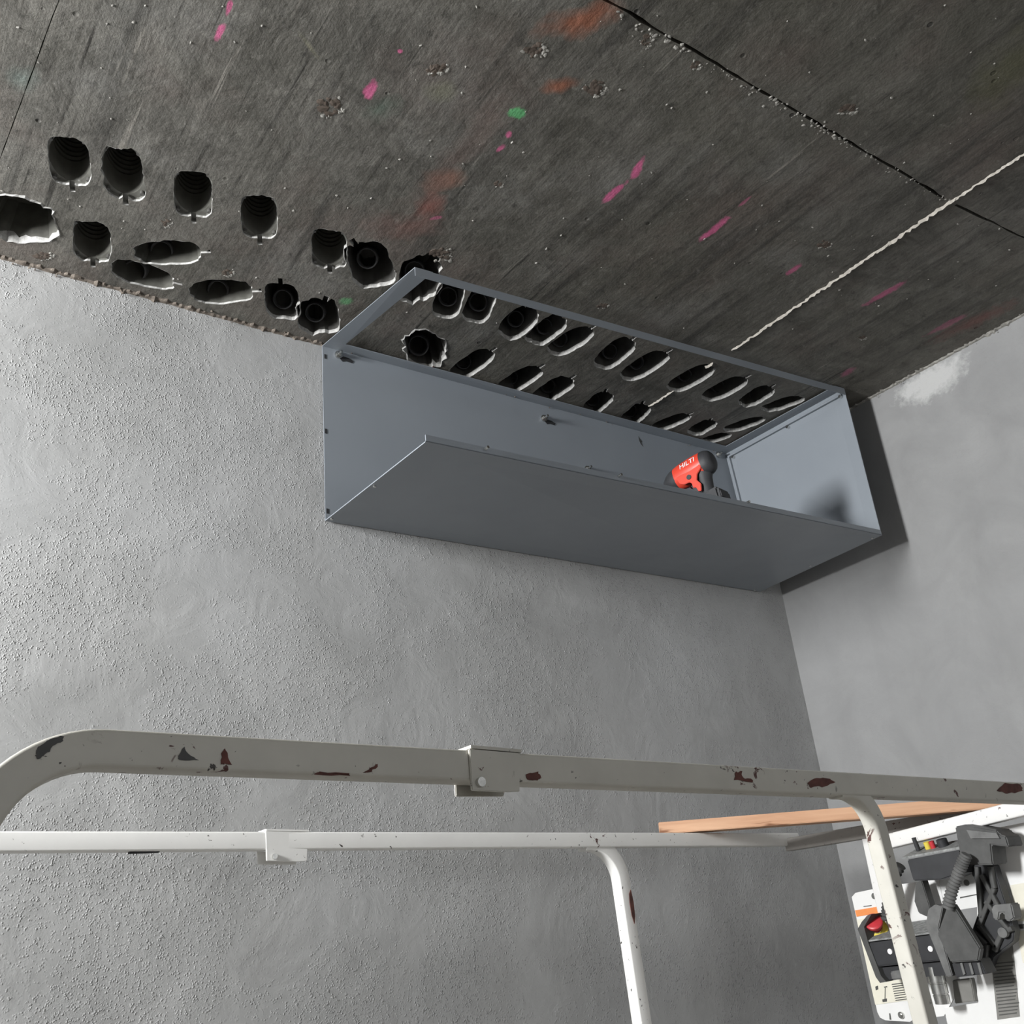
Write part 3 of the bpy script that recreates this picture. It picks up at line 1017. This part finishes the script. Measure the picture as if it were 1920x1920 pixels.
me = text_mesh('HILTI', 0.026)
rot = []
mb = MB()
vv = []
out_n = SD * cside
for v_ in me.vertices:
    l_ = -v_.co.x * 1.0 + 0.0
    u_ = v_.co.y + 0.014
    # wrap on the round housing
    rr = 0.0435
    u2 = max(-0.99, min(0.99, u_ / rr))
    s_ = rr * 0.92 * math.sqrt(1 - u2 * u2 / (1.05 ** 2))
    vv.append(dpt(l_ - 0.002, cside * (s_ + v_.co.z + 0.0006), u_))
mb.add(vv, [tuple(p.vertices) for p in me.polygons])
mb.build('lettering', 'white', dr, auto=False)

# ------------------------------------------------------------------ scissor lift guard rails
lift = thing('scissor_lift', 'scissor lift platform with shade-darkened front rail, white rear rail and control boxes', 'scissor lift', (-1.8, -0.8, 0.0))
TW = 0.038


def bend(p, d0, d1, r, n=18):
    """quarter bend leaving p along d0 and ending along d1"""
    c = p + d1 * r
    out = []
    for i in range(n + 1):
        a = math.pi / 2 * i / n
        out.append(c - d1 * r * math.cos(a) + d0 * r * math.sin(a))
    return out


DOWN = Vector((0, 0, -1))
fa = at(300, 1412, Y=-1.32)
fb = at(1990, 1492, Y=-1.32)
fdir = (fb - fa).normalized()
f0 = fa - fdir * ((fa.x + 2.845))            # start of the left bend
f0 = at(190, 1408, Y=-1.32)
lb = bend(f0, -fdir, DOWN, 0.115)
leftpost = lb + [Vector((lb[-1].x, -1.32, 0.75))]
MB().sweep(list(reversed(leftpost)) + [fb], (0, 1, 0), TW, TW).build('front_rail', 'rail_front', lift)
# post that bends out of the front rail
ps = at(1578, 1481, Y=-1.322)
pb = bend(ps, fdir, DOWN, 0.07)
pe = at(1759, 1960, Y=-1.322)
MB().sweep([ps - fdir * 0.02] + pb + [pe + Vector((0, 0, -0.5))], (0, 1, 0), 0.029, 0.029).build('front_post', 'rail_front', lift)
# rear rail and its post
ra = at(-40, 1580, Y=-0.22)
rb = at(1490, 1575, Y=-0.28)
rdir = (rb - ra).normalized()
MB().sweep([ra, rb], (0, 1, 0), TW, TW).build('rear_rail', 'rail_rear', lift)
qs = at(1102, 1582, Y=-0.254)
qb = bend(qs, rdir, DOWN, 0.098)
qe = at(1214, 1960, Y=-0.254)
rp = MB().sweep([qs - rdir * 0.02] + qb + [qe + Vector((0, 0, -0.3))], (0, 1, 0), TW, TW).build('rear_post', 'rail_rear', lift)
# rust streak on the rear post
ry = -0.254 - TW / 2 - 0.0042
MB().prism([at(x, y, Y=ry) for x, y in ((1183, 1668), (1188, 1690), (1191, 1718), (1190, 1732), (1185, 1716), (1181, 1692), (1180, 1676))], (0, 0.003, 0)).build('rust_spot', 'rust', rp)
front_rail = bpy.data.objects['front_rail']
fy = -1.32 - TW / 2 - 0.0008
def ragged(pts, k=4, amp=1.6):
    out = []
    n = len(pts)
    for i in range(n):
        a, b = pts[i], pts[(i + 1) % n]
        for j in range(k):
            t = j / k
            out.append((a[0] + (b[0] - a[0]) * t + rnd.uniform(-amp, amp), a[1] + (b[1] - a[1]) * t + rnd.uniform(-amp, amp)))
    return out


for pts in (((413, 1432), (417, 1408), (423, 1404), (427, 1420), (434, 1434)), ((588, 1452), (600, 1447), (655, 1450), (655, 1455)),
            ((1375, 1462), (1380, 1448), (1390, 1446), (1392, 1458), (1412, 1462), (1410, 1466)), ((1515, 1468), (1530, 1458), (1555, 1460), (1565, 1466), (1550, 1474), (1520, 1476)),
            ((680, 1448), (702, 1436), (706, 1432), (708, 1438), (690, 1450)), ((1870, 1482), (1885, 1468), (1915, 1470), (1916, 1484), (1890, 1488)),
            ((987, 1450), (1008, 1448), (1014, 1458), (1008, 1462), (988, 1462))):
    MB().prism([at(x, y, Y=fy) for x, y in ragged(pts)], (0, -0.0006, 0)).build('rust_spot', 'rust', front_rail)
for pts in (((66, 1418), (70, 1402), (95, 1384), (120, 1380), (118, 1388), (100, 1400), (84, 1416), (74, 1424)), ((334, 1418), (345, 1400), (352, 1414), (372, 1424), (336, 1426))):
    MB().prism([at(x, y, Y=fy) for x, y in ragged(pts)], (0, -0.0006, 0)).build('dirt_smear', 'scuff', front_rail)


def connector(poly_front, poly_back, Y, mat, boltp):
    y0 = Y - TW / 2
    m = MB()
    m.prism([at(x, y, Y=y0 - 0.004) for x, y in poly_front], (0, 0.004, 0))
    o = m.build('rail_connector', mat, lift, bevel=0.001)
    b = MB()
    b.prism([at(x, y, Y=Y + TW / 2 + 0.001) for x, y in poly_back], (0, 0.004, 0))
    b.build('back_plate', mat, o, bevel=0.001)
    c = MB()
    xs = [at(x, y, Y=y0) for x, y in poly_front]
    zt = max(p.z for p in xs)
    x0, x1 = min(p.x for p in xs), max(p.x for p in xs)
    pz = [at(poly_front[0][0], poly_front[0][1], Y=y0), at(poly_front[1][0], poly_front[1][1], Y=y0)]
    c.hexa([(pz[0].x, y0 - 0.004, pz[0].z), (pz[1].x, y0 - 0.004, pz[1].z), (pz[1].x, Y + TW / 2 + 0.005, pz[1].z), (pz[0].x, Y + TW / 2 + 0.005, pz[0].z),
            (pz[0].x, y0 - 0.004, pz[0].z + 0.004), (pz[1].x, y0 - 0.004, pz[1].z + 0.004), (pz[1].x, Y + TW / 2 + 0.005, pz[1].z + 0.004), (pz[0].x, Y + TW / 2 + 0.005, pz[0].z + 0.004)])
    c.build('saddle', mat, o)
    q = at(boltp[0], boltp[1], Y=y0 - 0.004)
    MB().tube([q, q + Vector((0, -0.006, 0))], 0.006, 12).build('pivot_bolt', 'chrome', o)
    return o


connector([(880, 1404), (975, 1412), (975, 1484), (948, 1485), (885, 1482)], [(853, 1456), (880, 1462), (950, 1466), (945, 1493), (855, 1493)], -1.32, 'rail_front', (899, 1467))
connector([(498, 1558), (578, 1560), (576, 1614), (560, 1616), (500, 1614)], [(482, 1596), (500, 1598), (556, 1606), (556, 1621), (484, 1621)], -0.232, 'rail_rear', (514, 1606))
# drain slots in the tubes
for px, py, Y, par in ((620, 1451, -1.32, 'front_rail'), (1545, 1483, -1.32, 'front_rail'), (270, 1597, -0.23, 'rear_rail')):
    q = at(px, py, Y=Y)
    rdz = q.z
    MB().box((q.x - 0.03, Y - 0.006, q.z - 0.003), (q.x + 0.03, Y + 0.006, q.z + 0.003)).build('drain_slot', 'hole_shadow_dark', bpy.data.objects[par])
q = at(1486, 1576, Y=-0.28 - TW / 2)
MB().tube([q, q + Vector((0, -0.008, 0))], 0.008, 6).build('pivot_bolt', 'chrome', lift)

# end frame at the far end of the platform
e0 = at(1478, 1584, Y=-0.285)
e1_ = at(1985, 1500, X=-0.50)
MB().sweep([e0, e1_], (0, 0, 1), TW, TW).build('end_rail', 'rail_end', lift)
w0 = at(1660, 1580, X=-0.64)
w1 = at(1990, 1497, X=-0.68)
MB().sweep([w0, w1], (0, 0, 1), TW, TW).build('end_rail', 'rail_white', lift)
g0 = at(1632, 1572, X=-0.60)
g1 = at(1662, 1710, X=-0.60)
MB().sweep([g0, g1], (0, 1, 0), 0.034, TW).build('end_post', 'rail_white', lift)

# body of the lift below the picture: deck, mid rails, scissor pack and chassis
dk = MB().box((-3.0, -1.34, 0.72), (-0.58, -0.22, 0.78)).build('platform_deck', 'rail_end', lift)
for a, b in (((-3.0, -1.34, 0.78), (-0.58, -1.325, 0.93)), ((-3.0, -0.235, 0.78), (-0.58, -0.22, 0.93))):
    MB().box(a, b).build('toe_board', 'rail_rear', lift)
for Y, z in ((-1.32, 1.16), (-0.25, 1.16)):
    MB().sweep([Vector((-2.95, Y, z)), Vector((-0.6, Y, z))], (0, 1, 0), TW, TW).build('mid_rail', 'rail_rear', lift)
for Y in (-1.15, -0.4):
    for a, b in (((-2.7, Y, 0.42), (-0.9, Y, 0.70)), ((-2.7, Y, 0.70), (-0.9, Y, 0.42))):
        MB().sweep([Vector(a), Vector(b)], (0, 1, 0), 0.05, 0.09).build('scissor_arm', 'rail_end', lift)
MB().box((-2.9, -1.2, 0.12), (-0.7, -0.35, 0.42)).build('chassis', 'rail_rear', lift, bevel=0.02)
for x in (-2.5, -1.1):
    for Y in (-1.2, -0.35):
        MB().tube([Vector((x, Y - 0.06, 0.16)), Vector((x, Y + 0.06, 0.16))], 0.16, 28).build('wheel', 'black', lift)
# control station on the end frame
PX = -0.60


def poly(pts, X, d, name, mat, par, bevel=0.0):
    return MB().prism([at(x, y, X=X) for x, y in pts], (d, 0, 0)).build(name, mat, par, bevel=bevel)


lp = poly([(1604, 1674), (1660, 1662), (1760, 1648), (1800, 1850), (1770, 1905), (1712, 1912), (1706, 1916), (1660, 1913), (1650, 1908), (1645, 1898), (1597, 1682)], PX, 0.006, 'control_board', 'panel_white', lift)
XF = PX - 0.0012
poly([(1603, 1707), (1680, 1694), (1683, 1706), (1606, 1719)], XF, 0.0012, 'orange_strip', 'orange', lp)
poly([(1606, 1724), (1660, 1716), (1690, 1855), (1636, 1862)], XF, 0.001, 'decal', 'cream', lp)
poly([(1632, 1844), (1722, 1830), (1728, 1872), (1641, 1884)], XF - 0.0004, 0.001, 'decal', 'cream', lp)
tx = MB()
for i in range(8):
    y0 = 1845 + i * 4.3
    tx.prism([at(x, y, X=XF - 0.0008) for x, y in ((1672 + i * 1.0, y0), (1705 - (i % 3) * 4 + i, y0 - 4), (1705 - (i % 3) * 4 + i, y0 - 2.2), (1672 + i, y0 + 1.8))], (0.0006, 0, 0))
tx.build('printed_text', 'ink', lp)
ic = MB()
for p in (((1657, 1850), (1663, 1849), (1664, 1851), (1658, 1852)), ((1654, 1874), (1663, 1872), (1663, 1878), (1655, 1879)), ((1659, 1852), (1660.5, 1852), (1660, 1874), (1658.5, 1874)), ((1641, 1850), (1646, 1848), (1647, 1855), (1642, 1857))):
    ic.prism([at(x, y, X=XF - 0.0008) for x, y in p], (0.0006, 0, 0))
ic.build('printed_icon', 'ink', lp)
for px, py in ((1641, 1680), (1691, 1903)):
    q = at(px, py, X=PX)
    s = MB().tube([q, q - Vector((0.006, 0, 0))], 0.0085, 18)
    s.tube([q - Vector((0.006, 0, 0)), q - Vector((0.010, 0, 0))], 0.0045, 6)
    s.build('screw', 'chrome', lp)
poly([(1667, 1900), (1669, 1900), (1671, 1912), (1668, 1912)], XF, 0.001, 'printed_mark', 'ink', lp)
poly([(1619, 1699), (1634, 1697), (1634, 1698.5), (1619, 1700.5)], XF, 0.001, 'printed_mark', 'ink', lp)

# lower control box with the emergency stop
BX = PX - 0.11
cb = poly([(1628, 1768), (1770, 1750), (1782, 1800), (1641, 1813)], BX, 0.11, 'lower_control_box', 'plastic_dark', lift, 0.003)
ct = MB()
pa = [at(x, y, X=BX) for x, y in ((1628, 1766), (1768, 1748))]
ct.hexa([pa[0], pa[1], pa[1] + Vector((0.105, 0, 0.030)), pa[0] + Vector((0.105, 0, 0.030)),
         pa[0] + Vector((0, 0, 0.004)), pa[1] + Vector((0, 0, 0.004)), pa[1] + Vector((0.105, 0, 0.034)), pa[0] + Vector((0.105, 0, 0.034))])
ct.build('control_face', 'ctrl_top', cb)
poly([(1646, 1815), (1776, 1802), (1784, 1828), (1655, 1838)], BX + 0.015, 0.09, 'box_base', 'plastic_dark', cb)
poly([(1668, 1822), (1690, 1818), (1696, 1836), (1672, 1838)], BX + 0.008, 0.03, 'cable_gland', 'plastic_mid', cb, 0.003)
for px, py in ((1669, 1784), (1745, 1779)):
    q = at(px, py, X=BX - 0.001)
    MB().tube([q + Vector((0.004, 0, 0)), q - Vector((0.002, 0, 0))], 0.007, 16).build('white_cap', 'white', cb)
poly([(1608, 1742), (1616, 1728), (1627, 1716), (1634, 1714), (1620, 1738), (1628, 1768), (1652, 1830), (1662, 1841), (1650, 1843), (1642, 1832)], BX - 0.004, 0.09, 'guard_bar', 'plastic_grey', cb)
es = at(1637, 1727, X=BX + 0.02)
ed = Vector((-0.75, -0.35, 0.62)).normalized()
e_o = MB()
e_o.tube([es - ed * 0.03, es - ed * 0.012, es - ed * 0.010, es - ed * 0.002, es, es + ed * 0.001], 0.02, 26, radii=[0.013, 0.013, 0.024, 0.025, 0.023, 0.018])
e_o.build('emergency_button', 'estop', cb)
MB().tube([es - ed * 0.042, es - ed * 0.034], 0.030, 26).build('button_ring', 'yellow', cb)
MB().tube([es - ed * 0.034, es - ed * 0.028], 0.017, 20).build('button_collar', 'chrome', cb)
# joystick with pleated boot in front of the board
js = [at(x, y, X=BX + 0.03) for x, y in ((1662, 1726), (1663, 1700), (1668, 1672), (1676, 1645), (1690, 1620))]
rad = []
path = []
for i in range(len(js) - 1):
    for k in range(8):
        path.append(js[i].lerp(js[i + 1], k / 8))
        rad.append(0.013 + (0.0022 if (k % 2) else -0.0012))
MB().tube(path, 0.012, 14, radii=rad).build('pleated_hose', 'plastic_grey', cb)

# upper control box with switches
UX = PX - 0.02
ub = poly([(1700, 1612), (1800, 1593), (1806, 1636), (1765, 1650), (1712, 1652)], UX - 0.08, 0.09, 'upper_control_box', 'plastic_dark', lift, 0.003)
ut = MB()
pa = [at(x, y, X=UX - 0.085) for x, y in ((1692, 1611), (1802, 1591))]
up_off = Vector((0.09, 0, 0.022))
ut.hexa([pa[0], pa[1], pa[1] + up_off, pa[0] + up_off] + [p + Vector((0, 0, 0.005)) for p in (pa[0], pa[1], pa[1] + up_off, pa[0] + up_off)])
ut.build('switch_face', 'ctrl_top', ub)


def knob(px, py, mat, r, hgt, name, X=UX - 0.045):
    q = at(px, py, X=X)
    d = Vector((-0.25, 0, 1)).normalized()
    MB().tube([q - d * 0.012, q + d * hgt], r, 14).build(name, mat, ub)


knob(1719, 1586, 'black', 0.006, 0.022, 'toggle_switch')
knob(1748, 1583, 'estop', 0.007, 0.008, 'indicator_lamp')
knob(1738, 1583, 'yellow', 0.008, 0.006, 'yellow_key')
knob(1768, 1582, 'black', 0.014, 0.012, 'rotary_switch')

# cradle that holds the controls: bracket, ribs, plate, clip
cr = poly([(1790, 1550), (1808, 1546), (1868, 1556), (1874, 1564), (1886, 1568), (1892, 1588), (1858, 1584), (1862, 1622), (1818, 1622), (1800, 1604)], PX - 0.12, 0.07, 'cradle_bracket', 'plastic_grey', lift, 0.003)
poly([(1812, 1556), (1868, 1562), (1874, 1572), (1820, 1572)], PX - 0.126, 0.006, 'bracket_lip', 'plastic_mid', cr)
cf = poly([(1740, 1705), (1752, 1696), (1768, 1700), (1760, 1740), (1786, 1830), (1774, 1832), (1735, 1735)], PX - 0.13, 0.05, 'cradle_arm', 'plastic_mid', lift, 0.002)
poly([(1776, 1697), (1786, 1694), (1838, 1778), (1834, 1802), (1782, 1805), (1757, 1752)], PX - 0.14, 0.02, 'cradle_plate', 'plastic_grey', lift, 0.003)
cl = poly([(1784, 1806), (1836, 1798), (1850, 1826), (1792, 1833)], PX - 0.125, 0.05, 'cradle_base', 'plastic_dark', lift, 0.002)
for x in (1800, 1816, 1832):
    poly([(x, 1806), (x + 4, 1805), (x + 10, 1826), (x + 6, 1828)], PX - 0.13, 0.006, 'rib', 'plastic_mid', cl)
# lattice of the side frame
sf = poly([(1820, 1622), (1862, 1622), (1902, 1745), (1900, 1765), (1862, 1795), (1850, 1826), (1838, 1826), (1838, 1778), (1822, 1745), (1838, 1700), (1835, 1665), (1822, 1640)], PX - 0.05, 0.03, 'side_frame', 'plastic_dark', lift, 0.002)
for a, b in (((1834, 1625), (1842, 1720)), ((1858, 1625), (1866, 1665)), ((1866, 1665), (1838, 1735)), ((1850, 1690), (1892, 1742)), ((1838, 1735), (1870, 1775)), ((1842, 1640), (1885, 1720)), ((1824, 1745), (1852, 1770)), ((1852, 1770), (1844, 1822)), ((1866, 1782), (1880, 1750)), ((1880, 1750), (1900, 1740))):
    pa, pb_ = at(a[0], a[1], X=PX - 0.052), at(b[0], b[1], X=PX - 0.052)
    MB().sweep([pa, pb_], (1, 0, 0), 0.02, 0.012, 0.003).build('rib', 'plastic_grey', sf)
clp = poly([(1858, 1702), (1864, 1697), (1896, 1694), (1902, 1722), (1894, 1728), (1884, 1726), (1882, 1712), (1874, 1712), (1872, 1726), (1862, 1724)], PX - 0.10, 0.04, 'clip', 'plastic_mid', lift, 0.003)
q = at(1884, 1748, X=PX - 0.055)
MB().tube([q, q - Vector((0.012, 0, 0))], 0.012, 18).build('bolt_head', 'plastic_mid', sf)
# pleated hose from the bracket down to the plate
js = [at(x, y, X=PX - 0.15) for x, y in ((1812, 1602), (1800, 1630), (1786, 1665), (1776, 1705))]
path, rad = [], []
for i in range(3):
    for k in range(12):
        path.append(js[i].lerp(js[i + 1], k / 12))
        rad.append(0.0135 + (0.002 if (k % 2) else -0.0015))
MB().tube(path, 0.013, 14, radii=rad).build('pleated_hose', 'plastic_mid', lift)
# inner dark arm left of the white gap
poly([(1716, 1655), (1728, 1650), (1744, 1702), (1740, 1720), (1722, 1712), (1714, 1690)], PX - 0.06, 0.03, 'cradle_strut', 'plastic_grey', lift, 0.002)
q0, q1 = at(1752, 1812, X=PX - 0.075), at(1768, 1882, X=PX - 0.075)
qd = (q1 - q0)
cyl = MB()
cyl.tube([q0, q0 + qd * 0.42, q0 + qd * 0.43, q0 + qd * 0.46, q0 + qd * 0.47, q0 + qd * 0.72, q0 + qd * 0.73, q0 + qd * 0.76, q0 + qd * 0.77, q1], 0.02, 24,
         radii=[0.021, 0.021, 0.019, 0.019, 0.0205, 0.0205, 0.0185, 0.0185, 0.02, 0.019])
cyl.build('steel_cylinder', 'chrome', lift)

# big white side board of the control station, right edge of the picture
sbd = poly([(1872, 1552), (1990, 1528), (1990, 1960), (1785, 1960), (1770, 1890), (1832, 1880), (1832, 1640)], PX - 0.005, 0.006, 'side_board', 'panel_white', lift)
SX = PX - 0.0062
poly([(1894, 1660), (1960, 1648), (1965, 1722), (1908, 1728)], SX, 0.001, 'decal', 'cream', sbd)
poly([(1903, 1734), (1960, 1728), (1960, 1738), (1905, 1742)], SX, 0.001, 'printed_mark', 'ink', sbd)
poly([(1906, 1746), (1960, 1740), (1966, 1800), (1918, 1806)], SX, 0.001, 'decal', 'cream', sbd)
poly([(1858, 1800), (1898, 1768), (1906, 1840), (1912, 1906), (1870, 1912)], SX, 0.001, 'decal', 'ink_grey', sbd)  # lower decal sits in shadow; that shade is put into its grey colour
tx = MB()
for i in range(16):
    y0 = 1806 + i * 6.4
    x0 = 1860 + i * 0.9
    x1 = 1902 + i * 0.7 - (i % 4) * 2.0
    tx.prism([at(x, y, X=SX - 0.0004) for x, y in ((x0, y0), (x1, y0 - 4), (x1, y0 - 1.6), (x0, y0 + 2.4))], (0.0004, 0, 0))
tx.build('printed_text', 'ink', sbd)
gb = poly([(1745, 1640), (1830, 1632), (1836, 1700), (1762, 1712)], PX + 0.002, 0.003, 'inner_board', 'panel_white', lift)
poly([(1800, 1682), (1832, 1676), (1832, 1678), (1800, 1684.5)], PX + 0.001, 0.001, 'printed_line', 'ink', gb)
q = at(1812, 1655, X=PX + 0.001)
MB().tube([q + Vector((0.001, 0, 0)), q], 0.008, 18).build('printed_icon', 'ink_grey', gb)
poly([(1785, 1838), (1820, 1834), (1828, 1878), (1790, 1882)], PX - 0.02, 0.02, 'cover_plate', 'ink_grey', lift, 0.002)

# ------------------------------------------------------------------ plank lying across the rails
pz = at(1235, 1555, Y=-0.28)
pA = at(1235, 1553, Y=-0.2)
pB = at(1990, 1494, X=-0.5)
pd = (pB - pA)
L = pd.length
pk = MB()
hw = 0.05
H2 = 0.0165
pk.box((-L / 2, -hw, -H2), (L / 2, hw, H2))
plank = pk.build('wooden_plank', 'wood', None, bevel=0.002)
ux = pd.normalized()
uy = Vector((0, 0, 1)).cross(ux).normalized()
uz = ux.cross(uy)
ctr = (pA + pB) / 2 + uy * hw
plank.matrix_world = Matrix(((ux.x, uy.x, uz.x, ctr.x), (ux.y, uy.y, uz.y, ctr.y), (ux.z, uy.z, uz.z, ctr.z), (0, 0, 0, 1)))
plank['label'] = 'raw pine plank lying across the lift rails in the corner'
plank['category'] = 'plank'
